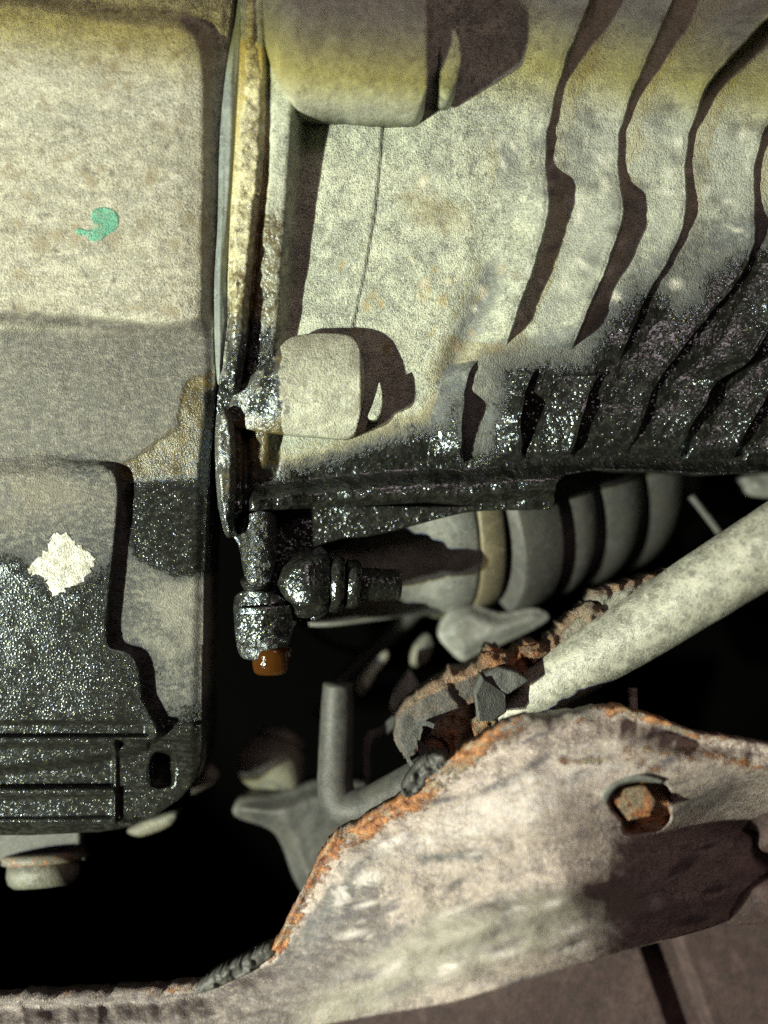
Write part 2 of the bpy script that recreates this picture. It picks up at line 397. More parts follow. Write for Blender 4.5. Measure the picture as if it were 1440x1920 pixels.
def amber_mat():
    g = NT('amber_oil_drop'); b = g.b
    b.inputs['Base Color'].default_value = (0.07, 0.026, 0.005, 1); b.inputs['Roughness'].default_value = 0.08
    b.inputs['Transmission Weight'].default_value = 0.45; b.inputs['IOR'].default_value = 1.46
    g.l(g.bump(g.noise(250, 3, 0.5), 0.001, 0.6), b.inputs['Normal'])
    return g.m
M_AMBER = amber_mat()

# ------------------------------------------------------------------ the setting: backdrop behind everything, cavity darkness put into its colour
bd = relief('black_backdrop', [(-1500, -1500), (2940, -1500), (2940, 3400), (-1500, 3400)], lambda x, y: -330 + 25 * fbm(x, y, 400, 2), M_DARK, step=90, back=8)
tag(bd, 'black backdrop for the unlit engine bay cavity behind the castings', kind='structure')

# unseen plate added off to the left, only to cut the top of the beam
def shield(name, A, B, up):
    sa = LP + (A - LP) * 0.27; sb = LP + (B - LP) * 0.27
    su = Vector((0, 0, up)); sk = (sb - sa).cross(su).normalized() * 0.003
    sv = [sa, sb, sb + su, sa + su]; sv = sv + [v + sk for v in sv]
    o = mesh_obj(name, [tuple(v) for v in sv], [(0, 1, 2, 3), (7, 6, 5, 4), (0, 4, 5, 1), (1, 5, 6, 2), (2, 6, 7, 3), (3, 7, 4, 0)], M_DARK, None, attrs_for(np.zeros(8), np.zeros(8)), smooth_=False)
    return tag(o, kind='structure')
shield('added_beam_shield', px(-200, 55, 30), px(1600, 200, 0), 0.35)

# ------------------------------------------------------------------ sump (left casting)
def tilt(y): return (960 - y) * 0.022
PANEL = smooth([(-120, 34), (250, 30), (352, 42), (388, 85), (396, 200), (393, 450), (392, 560), (380, 606), (330, 616), (150, 600), (-120, 588)], 4)
BOX = smooth([(-120, 872), (150, 868), (205, 876), (222, 905), (222, 960), (212, 1060), (203, 1150), (204, 1205), (218, 1216), (244, 1224), (262, 1252), (268, 1310), (274, 1400), (-120, 1400)], 3)
REC1 = [(-120, 1396), (205, 1396), (216, 1406), (216, 1478), (-120, 1480)]
REC2 = [(-120, 1494), (214, 1490), (214, 1534), (-120, 1538)]
REC3 = smooth([(292, 1412), (318, 1412), (326, 1424), (326, 1462), (318, 1474), (286, 1474), (280, 1440)], 3)
def pan_h(x, y):
    h = 7 + tilt(y) - 3.0 * ss(330, 410, x) * ss(640, 560, y)
    h = h + 7.0 * ss(-22, 22, sdf(x, y, PANEL))
    h = h + 6.5 * ss(-9, 5, sdf(x, y, BOX)) * ss(850, 900, y + 0.05 * x)
    h = h + 3.0 * ss(620, 720, y) * ss(900, 760, y) * ss(-200, 120, x) * 0.6
    led = ss(1352, 1358, y); h = h - 5.5 * led * ss(1384, 1378, y) * ss(290, 270, x)
    h = h - 7.0 * ss(-2, 5, sdf(x, y, REC1)) - 4.0 * ss(-2, 5, sdf(x, y, REC2)) - 10 * ss(-2, 5, sdf(x, y, REC3))
    h = h + 3.0 * ss(1350, 1362, y) * ss(280, 292, x) * ss(1420, 1400, y)
    h = h - 4 * ss(214, 222, x) * ss(1384, 1392, y) * ss(1550, 1530, y)
    h = h - 5 * ss(1540, 1566, y)
    h = h - 2.5 * ss(-22, 0, x - lerp(PAN_R, y))                           # rolled right edge
    return h + 1.0 * (fbm(x, y, 150, 11) - 0.5) * 2 + 0.6 * (fbm(x, y, 26, 12) - 0.5) * ss(1050, 850, y)
PAN_R = [(440, -120), (436, 0), (418, 150), (410, 300), (404, 450), (400, 560), (401, 640), (404, 700), (402, 760), (394, 850), (388, 950), (383, 1100), (379, 1300), (378, 1400)]
PAN = [(-120, -120)] + PAN_R[:0] + [(p[0], p[1]) for p in PAN_R] + [(377, 1430), (368, 1462), (340, 1496), (300, 1524), (240, 1552), (190, 1560), (60, 1566), (-120, 1566)]
oil_pan = thing('oil_pan', 'mottled grey cast sump with raised square panel, its lower end black with oil', 'oil pan', px(150, 1566, 0))
OP1 = [(236, 906), (392, 896), (388, 1076), (330, 1082), (290, 1060), (250, 1040), (238, 980)]
OP2 = [(-150, 1030), (40, 1055), (90, 1105), (150, 1098), (206, 1062), (206, 1216), (268, 1250), (278, 1335), (330, 1345), (379, 1325), (400, 1440), (400, 1640), (-150, 1640)]
OP3 = [(384, 735), (410, 730), (410, 920), (368, 910), (374, 850), (384, 800)]
def pan_oil(x, y):
    o = np.maximum(soft(x, y, OP1, 26), soft(x, y, OP2, 60)); o = np.maximum(o, soft(x, y, OP3, 16))
    return o
def pan_amber(x, y):
    return 0.93 * np.maximum(soft(x, y, [(345, 715), (402, 690), (405, 900), (232, 905), (218, 880), (260, 850), (330, 800)], 22), soft(x, y, [(228, 880), (390, 850), (392, 906), (232, 908)], 10))
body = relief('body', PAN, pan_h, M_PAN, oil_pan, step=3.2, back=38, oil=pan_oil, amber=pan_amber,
    paint=[((0.40, 0.395, 0.30), lambda x, y: 0.5 * soft(x, y, PANEL, 20) * (0.5 + 0.5 * fbm(x, y, 90, 4))),
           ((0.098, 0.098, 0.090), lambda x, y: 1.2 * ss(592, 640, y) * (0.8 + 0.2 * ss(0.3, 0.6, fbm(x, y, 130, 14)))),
           ((0.14, 0.13, 0.10), lambda x, y: 0.7 * soft(x, y, [(-100, 890), (110, 880), (200, 960), (180, 1080), (60, 1100), (-100, 1080)], 40) * ss(0.42, 0.6, fbm(x, y, 60, 15))),
           ((0.04, 0.045, 0.047), lambda x, y: 0.95 * np.maximum(soft(x, y, [(-100, 960), (70, 990), (230, 960), (385, 1060), (385, 1330), (-100, 1250)], 60) * ss(400, 200, x) + 0.6 * soft(x, y, [(210, 1200), (385, 1230), (385, 1400), (260, 1400)], 50), blob(x, y, 180, 880, 70, 26, 15))),
           ((0.16, 0.16, 0.135), lambda x, y: 0.9 * soft(x, y, [(300, 1110), (375, 1080), (378, 1200), (320, 1230), (250, 1200), (225, 1150)], 30) * ss(0.4, 0.6, fbm(x, y, 40, 16))),
           ((0.19, 0.15, 0.095), lambda x, y: 0.75 * spots(x, y, 44, (0, 80, 390, 600), 5, 22, 3)),
           ((0.075, 0.07, 0.06), lambda x, y: 0.8 * spots(x, y, 34, (0, 80, 385, 900), 3, 9, 8)),
           ((0.085, 0.08, 0.07), lambda x, y: 1.0 * soft(x, y, [(-100, 572), (150, 588), (300, 606), (384, 590), (396, 640), (300, 640), (150, 622), (-100, 606)], 16)),  # shade along the panel's lower bevel, painted into the colour
           ((0.2, 0.15, 0.10), lambda x, y: 0.6 * soft(x, y, [(372, 60), (400, 60), (402, 600), (385, 600), (384, 300)], 10))])
relief('paint_mark', smooth([(176, 394), (196, 388), (216, 396), (223, 412), (218, 430), (202, 440), (190, 450), (172, 452), (160, 442), (146, 440), (142, 430), (152, 428), (166, 432), (176, 424), (170, 408)], 4),
       lambda x, y: pan_h(x, y) + 0.06, M_GREEN, body, step=2.5, back=0.6)
relief('lime_deposit', np.array([(p[0] + 5 * math.sin(i * 2.3), p[1] + 5 * math.cos(i * 3.1)) for i, p in enumerate(smooth([(54, 1062), (84, 1036), (98, 1006), (116, 1000), (128, 1004), (150, 1024), (176, 1044), (172, 1066), (150, 1094), (130, 1100), (106, 1117), (90, 1100), (84, 1082), (62, 1078)], 5))]),
       lambda x, y: pan_h(x, y) + 0.1 + 0.35 * fbm(x, y, 12, 3), M_PALE, body, step=2.5, back=1.2)

# grey sealant squeezed out of the joint
SEAL = smooth([(438, -120), (446, 0), (424, 130), (412, 260), (408, 420), (402, 520), (402, 620), (405, 690), (410, 722), (420, 680), (428, 600), (424, 520), (430, 430), (440, 300), (450, 160), (458, 40), (456, -120)], 4)
sealant = relief('gasket_sealant', SEAL, lambda x, y: 9.5 + tilt(y) + 2.5 * ss(0, 9, sdf(x, y, SEAL)) + 0.7 * np.sin(x * 0.28) * ss(0, 14, sdf(x, y, SEAL)), M_SEAL, None, step=2.6, back=30)
tag(sealant, 'smooth grey sealant strip squeezed out of the joint right of the sump', 'sealant')

# ------------------------------------------------------------------ gearbox housing
CR2 = [(560, -120), (556, 0), (550, 190), (540, 350), (530, 480), (522, 600), (508, 700), (506, 850), (490, 905)]       # second ridge crest
def hous_base(x, y):
    """large cast wall, gently domed, rolling away towards the bottom"""
    h = 1.0 + tilt(y) + 4.5 * np.exp(-((x - 900) / 210.0) ** 2) * ss(900, 600, y)
    h = h - 6.0 * ss(1040, 1500, x) * ss(200, 800, y)
    h = h - 1.3 * ss(-2, 3, x - lerp([(722, -100), (718, 210), (712, 300), (702, 400), (685, 500), (668, 580), (655, 640)], y)) * ss(655, 610, y) - 0.0
    h = h - 4.0 * np.exp(-((x - lerp([(905, 560), (935, 480), (870, 640), (840, 700)], y)) / 26.0) ** 2) * ss(440, 540, y) * ss(760, 660, y)
    return h
def hous_h(x, y):
    h = hous_base(x, y)
    c2 = lerp(CR2, y)
    drop = lerp([(15, -100), (15, 190), (11, 400), (8.5, 600), (5.5, 800), (2, 905)], y)
    h = h + drop * ss(26, -2, x - c2) + 2.2 * ss(8, -10, x - c2)
    g = lerp([(505, -100), (503, 110), (502, 220), (496, 330), (484, 430), (474, 540), (462, 650), (452, 720), (462, 850), (462, 1000)], y)
    h = h - 6.0 * np.exp(-((x - g) / 6.0) ** 2)
    # bottom: oily ledge
    led = lerp([(905, 430), (900, 500), (880, 640), (862, 800), (868, 860), (856, 1000), (868, 1200), (872, 1500)], 0) if False else np.interp(x, [430, 500, 640, 800, 860, 1000, 1200, 1500], [915, 905, 890, 878, 880, 868, 866, 868])
    h = h - 7.0 * ss(-60, 0, y - led) * ss(520, 600, x) + 9.0 * ss(-2, 34, y - led) - 9.0 * ss(44, 72, y - led)
    h = h + 0.9 * (fbm(x, y, 110, 21) - 0.5) * 2 + 0.8 * (fbm(x, y, 24, 22) - 0.5) * 2 * (0.35 + ss(840, 900, y))
    return h
HOUS = [(441, -120), (452, 40), (447, 160), (440, 280), (432, 400), (427, 520), (427, 600), (418, 680), (408, 740), (404, 800), (404, 880), (408, 950), (424, 1002), (440, 1004), (446, 962), (470, 958), (650, 950), (800, 942), (900, 950), (1030, 955), (1040, 940), (1044, 905), (1062, 890), (1120, 880), (1250, 884), (1340, 890), (1440, 884), (1560, 876), (1560, -120)]
OILH = [(440, 900), (500, 898), (600, 874), (700, 842), (800, 812), (838, 800), (850, 760), (862, 800), (868, 858), (925, 850), (938, 770), (948, 700), (1005, 688), (1070, 690), (1105, 680), (1150, 600), (1200, 545), (1235, 555), (1280, 590), (1322, 560), (1330, 520), (1380, 490), (1420, 470), (1600, 380), (1600, 1100), (400, 1100), (400, 900)]
def hous_oil(x, y):
    o = soft(x, y, OILH, 48)
    o = np.maximum(o, soft(x, y, [(395, 720), (440, 700), (470, 640), (470, 750), (440, 770), (420, 1010), (398, 1010)], 12) * 0.85)
    o = np.maximum(o, 0.62 * soft(x, y, [(425, 560), (520, 620), (525, 760), (440, 760), (415, 720)], 22))
    return o
def hous_amber(x, y):
    a = 0.62 * soft(x, y, [(430, 400), (545, 380), (530, 620), (520, 900), (405, 900), (410, 720), (425, 560)], 25)
    return np.maximum(a, 0.97 * soft(x, y, [(425, 740), (530, 740), (525, 900), (410, 960), (410, 780)], 14))
GREYP = (0.085, 0.095, 0.10)
def hous_grey(x, y):
    a = soft(x, y, [(500, 850), (560, 850), (700, 800), (790, 770), (840, 690), (900, 640), (1000, 620), (1080, 600), (1180, 500), (1300, 420), (1440, 380), (1560, 400), (1560, 900), (500, 900)], 45) * 0.95
    a = np.maximum(a, 0.9 * stroke(x, y, [(935, 470), (905, 560), (862, 650), (835, 700)], 30) * ss(440, 520, y))
    for c in ((1085, 320, 30, 50, 10), (1100, 300, 14, 30, 60), (1155, 400, 24, 26, 0), (1240, 300, 16, 22, 0), (820, 400, 70, 40, 20), (770, 370, 30, 14, 0), (950, 300, 40, 60, 0), (1235, 225, 30, 26, 0)):
        a = np.maximum(a, 0.62 * blob(x, y, *c))
    return a
HP = dict(oil=hous_oil, amber=hous_amber, paint=[
    ((0.44, 0.36, 0.13), lambda x, y: 0.75 * soft(x, y, [(425, 60), (500, 90), (505, 330), (480, 600), (425, 700)], 14)),
    ((0.31, 0.33, 0.29), lambda x, y: 0.55 * soft(x, y, [(990, -100), (1560, -100), (1560, 560), (1200, 560), (990, 640)], 50)),
    (GREYP, hous_grey),
    ((0.11, 0.115, 0.105), lambda x, y: 0.8 * spots(x, y, 40, (1000, 200, 1440, 560), 8, 22, 5)),
    ((0.60, 0.60, 0.52), lambda x, y: 0.85 * spots(x, y, 46, (760, 250, 1440, 640), 3, 12, 6)),
    ((0.30, 0.22, 0.11), lambda x, y: 0.6 * spots(x, y, 20, (640, 480, 1000, 660), 4, 14, 7))])
housing = thing('gearbox_housing', 'pale cast gearbox housing with curved cooling ribs, black oil over its lower right', 'gearbox housing', px(900, 950, 0))
hb = relief('body', HOUS, hous_h, M_ALU, housing, step=3.2, back=34, backf=lambda x, y: -32 + 0 * x, **HP)

# flange lip (narrow ridge beside the joint)
LIP = smooth([(450, -120), (456, 30), (450, 160), (442, 280), (434, 400), (430, 500), (430, 600), (424, 680), (430, 735), (446, 730), (454, 690), (462, 620), (468, 540), (478, 430), (490, 330), (496, 220), (496, 130), (486, 60), (482, -120)], 4)
def lip_h(x, y): return hous_h(x, y) * 0 + 16.5 + tilt(y) + 2.6 * ss(0, 12, sdf(x, y, LIP)) + 1.6 * (fbm(x, y, 20, 31) - 0.5) * 2
relief('flange_lip', LIP, lip_h, M_FLANGE, housing, step=2.6, back=22,
       oil=lambda x, y: 0.62 * ss(560, 700, y) + 0.08 * ss(300, 520, y), amber=lambda x, y: 0.38 + 0.35 * ss(450, 650, y), rust=lambda x, y: 0.18 + 0 * x)
LIP2 = smooth([(404, 800), (414, 768), (432, 776), (440, 830), (440, 900), (438, 960), (436, 1004), (422, 1002), (410, 950), (404, 880)], 4)
relief('flange_lip', LIP2, lambda x, y: 16.0 + tilt(y) + 2.6 * ss(0, 10, sdf(x, y, LIP2)) + 1.4 * (fbm(x, y, 20, 33) - 0.5) * 2, M_FLANGE, housing, step=2.6, back=20,
       oil=lambda x, y: 0.40 + 0.3 * ss(900, 980, y), amber=lambda x, y: 0.75 + 0 * x)

# bolt bosses
def boss(poly, cy, R, xe, lift, oilf, amberf, left_taper, pw=2.6):
    def hf(x, y):
        v = np.clip(1 - np.abs((y - cy) / R) ** pw, 0, 1) ** 0.5
        h = hous_base(np.full_like(x, 600.0), y * 0 + cy) + lift * v * (1 - 0.45 * ss(left_taper[0], left_taper[1], x)) + 1.2 * (fbm(x, y, 40, 41) - 0.5)
        return h - 2.2 * ss(xe - 7, xe, x) + 0.5 * (fbm(x, y, 14, 44) - 0.5)
    return relief('bolt_boss', poly, hf, M_ALU, housing, step=2.6, back=30, backf=lambda x, y: -4 + tilt(y), oil=oilf, amber=amberf,
                  paint=[((0.36, 0.34, 0.26), lambda x, y: 0.5 + 0 * x)])
B1 = smooth([(505, -120), (640, -120), (806, -120), (808, 60), (802, 150), (786, 196), (762, 208), (700, 203), (640, 190), (560, 184), (530, 160), (505, 110), (494, 40)], 4)
boss(B1, 50, 172, 806, 36, None, None, (560, 480), pw=2.0)
B2 = smooth([(436, 742), (470, 706), (514, 664), (540, 636), (575, 626), (640, 626), (668, 640), (682, 690), (682, 740), (672, 790), (656, 820), (600, 818), (525, 812), (470, 806), (430, 792)], 4)
boss(B2, 724, 116, 682, 19.0, lambda x, y: 0.72 * ss(548, 512, x + 30 * (fbm(x, y, 30, 6) - 0.5)) * ss(800, 770, y) * (0.55 + 0.45 * ss(0.35, 0.6, fbm(x, y, 28, 61))), lambda x, y: 0.97 * ss(536, 522, x + 20 * (fbm(x, y, 30, 6) - 0.5)), (525, 445), pw=2.0)
# added upright crescents, shaped to show torch light falling through the bolt bores
relief('light_patch_lug', smooth([(826, 66), (846, 52), (860, 70), (864, 110), (856, 150), (842, 166), (826, 158), (828, 120)], 4), lambda x, y: tilt(y) + 29 + 0 * x, M_ALU, housing, step=2.5, back=22)
relief('light_patch_lug', smooth([(712, 716), (717, 740), (716, 765), (708, 784), (694, 786), (690, 780), (698, 760), (706, 735)], 4), lambda x, y: tilt(y) + 15.5 + 0 * x, M_ALU, housing, step=2.5, back=15)

# cooling ribs
K = 0.25 * 0.93
def rib(left, right, L, seedk, extra=0.0, foot=8, minw=15):
    right = [tuple(q) for q in smooth(right, 8, closed=False)]; left_s = [tuple(q) for q in smooth(left, 8, closed=False)]
    lf = np.array(left, float)
    ys = lf[:, 1]
    def width(Y): return np.maximum(lerp(right, Y) - lerp(left_s, Y), minw)
    us_ = np.concatenate([np.linspace(-1, -0.1, 22), np.linspace(-0.085, 0, 7)])
    def us(T):
        n = len(T); U = np.zeros((n, len(us_) + 4)); U[:, :len(us_)] = us_ * L
        U[:, len(us_):] = np.array([2.0, 4.5, 7.0, foot]); return U
    def prof(U, T, X, Y):
        Wd = np.minimum(width(Y[:, :1]) , 75); H0 = Wd * K * 1.02 + extra
        yy = Y[:, 0]; m_ = np.gradient(X[:, -1] - U[:, -1], yy + np.arange(len(yy)) * 1e-6)
        H0 = H0 / np.clip(1 + 0.36 * np.convolve(np.pad(m_, 4, 'edge'), np.ones(9) / 9, 'valid'), 0.55, 1.25)[:, None]
        H0 = H0 * (1 + 0.10 * (fbm(Y, X * 0, 30, seedk) - 0.5) * 2)
        endf = ss(0, 0.05 if len(left) > 6 else 0.2, T) * ss(1, 0.93, T)
        a = np.clip(1 + U / L, 0, 1)
        p = np.where(U <= 0, 0.16 * a + 0.84 * a ** 1.7, 1 - ss(0, foot, U) * 1.12)
        p = p - np.where(U <= 0, 0.10 * ss(-0.09 * L, 0, U), 0.10)
        crest_base = hous_base(X, Y)
        h = crest_base + H0 * p * endf - 0.4 - 1.5 * (1 - endf) + 0.5 * (fbm(X, Y, 22, 70) - 0.5) * 2 * ss(0, 0.3, a)
        return h, crest_base - 12
    return sweep('cooling_rib', left, 120, us, prof, M_ALU, housing, **HP)
rib([(1150, -90), (1105, 0), (1085, 50), (1060, 110), (1040, 180), (1027, 240), (1022, 290), (1025, 340), (1027, 400), (1005, 480), (975, 570), (942, 662)],
    [(1215, -90), (1160, 0), (1150, 40), (1115, 85), (1080, 130), (1050, 180), (1033, 240), (1040, 310), (1070, 350), (1078, 385), (1060, 430), (1035, 500), (1005, 580), (985, 630), (950, 662)], 120, 1)
rib([(1300, -90), (1260, 0), (1225, 80), (1190, 160), (1170, 215), (1158, 270), (1160, 340), (1168, 400), (1150, 460), (1120, 540), (1085, 620), (1062, 672)],
    [(1370, -90), (1312, 0), (1290, 50), (1250, 110), (1205, 180), (1180, 230), (1170, 290), (1180, 340), (1210, 380), (1214, 410), (1195, 470), (1150, 550), (1125, 620), (1072, 672)], 104, 2)
rib([(1540, -60), (1480, 0), (1425, 45), (1365, 110), (1330, 150), (1305, 210), (1290, 260), (1283, 320), (1285, 375), (1278, 430), (1250, 490), (1220, 540), (1175, 640), (1145, 700)],
    [(1580, -60), (1525, 0), (1470, 55), (1410, 115), (1365, 160), (1328, 210), (1303, 270), (1303, 350), (1309, 400), (1290, 440), (1255, 500), (1225, 560), (1185, 650), (1152, 700)], 106, 3)
rib([(1560, 60), (1500, 130), (1440, 230), (1418, 290), (1412, 340), (1414, 400), (1412, 460), (1380, 530), (1330, 590), (1280, 650), (1225, 730), (1200, 800), (1168, 858)],
    [(1600, 60), (1540, 130), (1462, 230), (1434, 290), (1424, 340), (1432, 400), (1440, 440), (1390, 530), (1336, 590), (1286, 650), (1232, 730), (1222, 790), (1176, 858)], 104, 4)
rib([(1640, 300), (1560, 420), (1500, 520), (1440, 620), (1400, 680), (1345, 715), (1320, 760), (1295, 800), (1268, 858)],
    [(1660, 300), (1580, 420), (1530, 520), (1468, 620), (1425, 680), (1365, 715), (1350, 760), (1318, 800), (1275, 858)], 96, 5)
rib([(1640, 520), (1560, 600), (1500, 670), (1440, 740), (1410, 790), (1368, 860)], [(1660, 520), (1580, 600), (1525, 670), (1460, 740), (1435, 790), (1378, 860)], 80, 6)
rib([(1640, 700), (1560, 770), (1500, 830), (1478, 862)], [(1660, 700), (1580, 770), (1520, 830), (1488, 862)], 80, 9)
rib([(905, 668), (884, 690), (872, 730), (866, 790), (864, 866)], [(908, 668), (890, 690), (886, 730), (910, 770), (908, 795), (890, 835), (870, 866)], 60, 7, foot=6)
rib([(1020, 684), (1000, 700), (984, 740), (976, 790), (980, 862)], [(1022, 684), (1006, 700), (1004, 740), (1020, 780), (1010, 810), (994, 840), (986, 862)], 74, 8, foot=6)
rib([(1150, 696), (1122, 706), (1104, 740), (1092, 780), (1070, 858)], [(1154, 696), (1132, 706), (1122, 740), (1118, 780), (1084, 858)], 84, 10, foot=6)

# oily bracket plate below the housing
BRK = smooth([(446, 954), (800, 950), (1000, 950), (1030, 956), (905, 958), (842, 968), (760, 990), (690, 1006), (640, 1010), (600, 1025), (560, 1050), (530, 1065), (470, 1060), (446, 1020)], 3)
OIL1 = dict(oil=lambda x, y: 1 + 0 * x)
brk = relief('bracket_plate', BRK, lambda x, y: -7 + 1.2 * (fbm(x, y, 60, 51) - 0.5) * 2, M_ALU, None, step=4, back=10, oil=lambda x, y: 0.9 + 0 * x)
tag(brk, 'wedge shaped plate dripping with black oil, just under the gearbox edge', 'bracket')

# ------------------------------------------------------------------ bolt, fitting and hanging oil drop
bolt = thing('hex_bolt', 'oil soaked hex bolt hanging below the joint, left of the fitting', 'bolt', px(490, 1110, 0))
def hexprism(name, cx, cy, r, h0, h1, m, parent, squash=1.0, n=6, rot=0.0, **kw):
    P = [(cx + r * math.cos(rot + 2 * math.pi * i / n), cy + r * squash * math.sin(rot + 2 * math.pi * i / n)) for i in range(n)]
    return relief(name, P, lambda x, y: h1 - 3 * ss(6, 0, sdf(x, y, P)) + 0.5 * (fbm(x, y, 14, 3) - 0.5), m, parent, step=2.6, back=h1 - h0, **kw)
BH = smooth([(462, 968), (490, 958), (512, 964), (518, 990), (514, 1060), (498, 1096), (468, 1094), (454, 1060), (450, 1000)], 4)
relief('head', BH, lambda x, y: 12 - 9 * ((x - 484) / 40) ** 2 + 1.4 * (fbm(x, y, 20, 8) - 0.5), M_ALU, bolt, step=2.8, back=16, amber=lambda x, y: 0.55 + 0 * x, oil=lambda x, y: 0.62 + 0 * x)
tube('shank', [(480, 1085, 2), (484, 1105, 0), (486, 1135, -2)], [30, 26, 26], M_ALU, bolt, **OIL1)

fit = thing('hose_fitting', 'black oil beaded pipe fitting with stepped collars, pointing right below the gearbox', 'fitting', px(630, 1150, 0))
AX = dict(axis_from=(520, 1090, 2), axis_to=(770, 1098, -6))
lathe('body', [(0, 8), (6, 26), (18, 40), (40, 58), (60, 60), (78, 58), (92, 52), (98, 40)], M_ALU, fit, wob=0.28, **AX, **OIL1)
lathe('collar', [(96, 44), (100, 54), (112, 55), (122, 50), (124, 40)], M_ALU, fit, wob=0.05, **AX, **OIL1)
lathe('collar', [(126, 38), (130, 46), (146, 46), (154, 42), (156, 34)], M_ALU, fit, wob=0.05, **AX, **OIL1)
lathe('nozzle', [(156, 32), (160, 31), (226, 30), (232, 26)], M_ALU, fit, wob=0.03, **AX, **OIL1)
relief('mounting_tab', smooth([(505, 1060), (540, 1040), (580, 1035), (612, 1050), (620, 1130), (600, 1160), (560, 1166), (520, 1150), (500, 1100)], 3), lambda x, y: -6 + 1.6 * fbm(x, y, 40, 3), M_ALU, fit, step=3.5, back=6, **OIL1)
elb = thing('drain_elbow', 'short stubby elbow wet with oil, below the hex bolt', 'elbow', px(500, 1240, 0))
relief('body', smooth([(440, 1120), (470, 1108), (520, 1116), (545, 1140), (548, 1176), (538, 1215), (520, 1232), (470, 1238), (448, 1225), (440, 1180)], 4), lambda x, y: 9 - 8 * ((x - 494) / 60) ** 2 + 2.0 * (fbm(x, y, 26, 17) - 0.5) * 2, M_ALU, elb, step=2.8, back=18, oil=lambda x, y: 0.80 - 0.25 * ss(1180, 1215, y), amber=lambda x, y: 0.9 * ss(1170, 1200, y))
relief('collar', [(446, 1140), (544, 1136), (548, 1150), (446, 1154)], lambda x, y: 13 - 6 * ((x - 494) / 60) ** 2, M_ALU, elb, step=2.8, back=6, oil=lambda x, y: 0.85 + 0 * x)
DROP = smooth([(476, 1228), (510, 1218), (544, 1216), (542, 1240), (534, 1262), (510, 1267), (482, 1265), (474, 1252)], 4)
drop = relief('oil_drop', DROP, lambda x, y: 3 + 8 * np.sqrt(np.clip(1 - ((x - 509) / 37) ** 2 - ((y - 1240) / 33) ** 4, 0, 1)), M_AMBER, None, step=2, back=8)
tag(drop, 'glossy amber oil drop hanging from the end of the wet elbow', 'oil drop')

# ------------------------------------------------------------------ axle joint with rubber boot
axle = thing('axle_joint', 'grey axle joint with ribbed rubber boot and tan clamp band, behind the fitting', 'axle joint', px(900, 1180, -60))
AF, AT = (690, 985, -74), (1420, 850, -132)
def arcp(s0, s1, r0, r1, k=6, bulge=6):
    return [(s0 + (s1 - s0) * i / k, r0 + (r1 - r0) * i / k + bulge * math.sin(math.pi * i / k)) for i in range(k + 1)]
AXL = dict(axis_from=AF, axis_to=AT, seg=96, sc=1.17)
BXL = dict(axis_from=(850, 972, -79), axis_to=(1290, 806, -150), seg=96, sc=1.25)
lathe('outer_cup', [(-150, 60), (-150, 166), (10, 178), (60, 180), (66, 185), (84, 187), (94, 194), (140, 196), (150, 192), (152, 150)], M_CUP, axle, **AXL)
lathe('clamp_band', [(150, 180), (150, 195), (155, 197), (190, 197), (195, 194), (195, 180)], M_BAND, axle, **AXL)
lathe('boot_collar', [(10, 150), (12, 190)] + arcp(16, 92, 192, 198, 8, 3) + [(96, 176)], M_BOOT, axle, **BXL)
for (s0, s1, r0, r1) in ((100, 172, 188, 194), (178, 262, 192, 200), (268, 356, 196, 202)):
    lathe('boot_fold', [(s0 - 5, 184)] + arcp(s0, s1, r0, r1, 12, 8) + [(s1 + 5, 186)], M_BOOT, axle, **BXL)
lathe('boot_end', [(360, 160)] + arcp(364, 480, 184, 120, 8, 16) + [(484, 60)], M_CUP, axle, **BXL)

# knuckle bracket under the boot, and other far pieces in the gap
def far(name, label, cat, poly, h, m, back=14, n=4, bulge=0, grp=None, **kw):
    P = smooth(poly, n); c = P.mean(0)
    m = M_LOW if name == 'side_bracket' else m
    o = relief(name, P, lambda x, y: h + bulge * ss(0, 30, sdf(x, y, P)) + 1.2 * (fbm(x, y, 50, 7) - 0.5) * 2, m, None, step=4, back=back, **kw)
    return tag(o, label, cat, grp)
far('knuckle_bracket', 'smooth grey bracket lobe just under the axle joint', 'bracket', [(838, 1150), (880, 1130), (940, 1150), (1000, 1140), (1030, 1160), (960, 1200), (900, 1225), (868, 1240), (838, 1215), (822, 1190)], -62, M_CUP, bulge=6)
far('lever', 'dim narrow grey lever in the dark gap left of the axle bracket', 'lever', [(776, 1215), (800, 1190), (812, 1205), (805, 1235), (785, 1250), (770, 1245)], -80, M_WHITE, bulge=4)
far('lever', 'small bright grey sliver in the middle of the dark gap', 'lever', [(668, 1285), (690, 1250), (722, 1222), (728, 1232), (706, 1262), (690, 1290), (676, 1305)], -85, M_WHITE, bulge=3)
far('lever', 'pale grey lever tip close above the rusty arm', 'lever', [(742, 1300), (762, 1268), (772, 1266), (792, 1300), (800, 1325), (770, 1335), (735, 1340)], -60, M_CUP, bulge=3)
far('lever', 'faint grey lever end under the fitting, tall in the gap', 'lever', [(612, 1300), (630, 1280), (650, 1292), (648, 1330), (614, 1330)], -75, M_CUP, bulge=3)
far('hooked_strip', 'thin grey strip bent like a hook, right of the black hose', 'clip', [(682, 1384), (712, 1366), (736, 1344), (748, 1350), (728, 1376), (696, 1396), (694, 1470), (684, 1480)], -40, M_RUBBER, back=4, n=3)
far('linkage_end', 'small yellowish metal tip beside the lower right corner of the sump', 'linkage', [(362, 1470), (384, 1440), (402, 1448), (406, 1464), (386, 1478), (360, 1490)], -55, M_WHITE, bulge=4)
far('linkage_end', 'small blurred metal tip just under the bottom edge of the sump', 'linkage', [(240, 1556), (300, 1534), (330, 1528), (318, 1548), (280, 1564), (256, 1568)], -50, M_WHITE, bulge=4)
far('hanger_tip', 'pale grey block at the right edge under the gearbox', 'hanger', [(1405, 892), (1500, 890), (1500, 930), (1420, 930), (1404, 912)], -70, M_CUP, bulge=3)

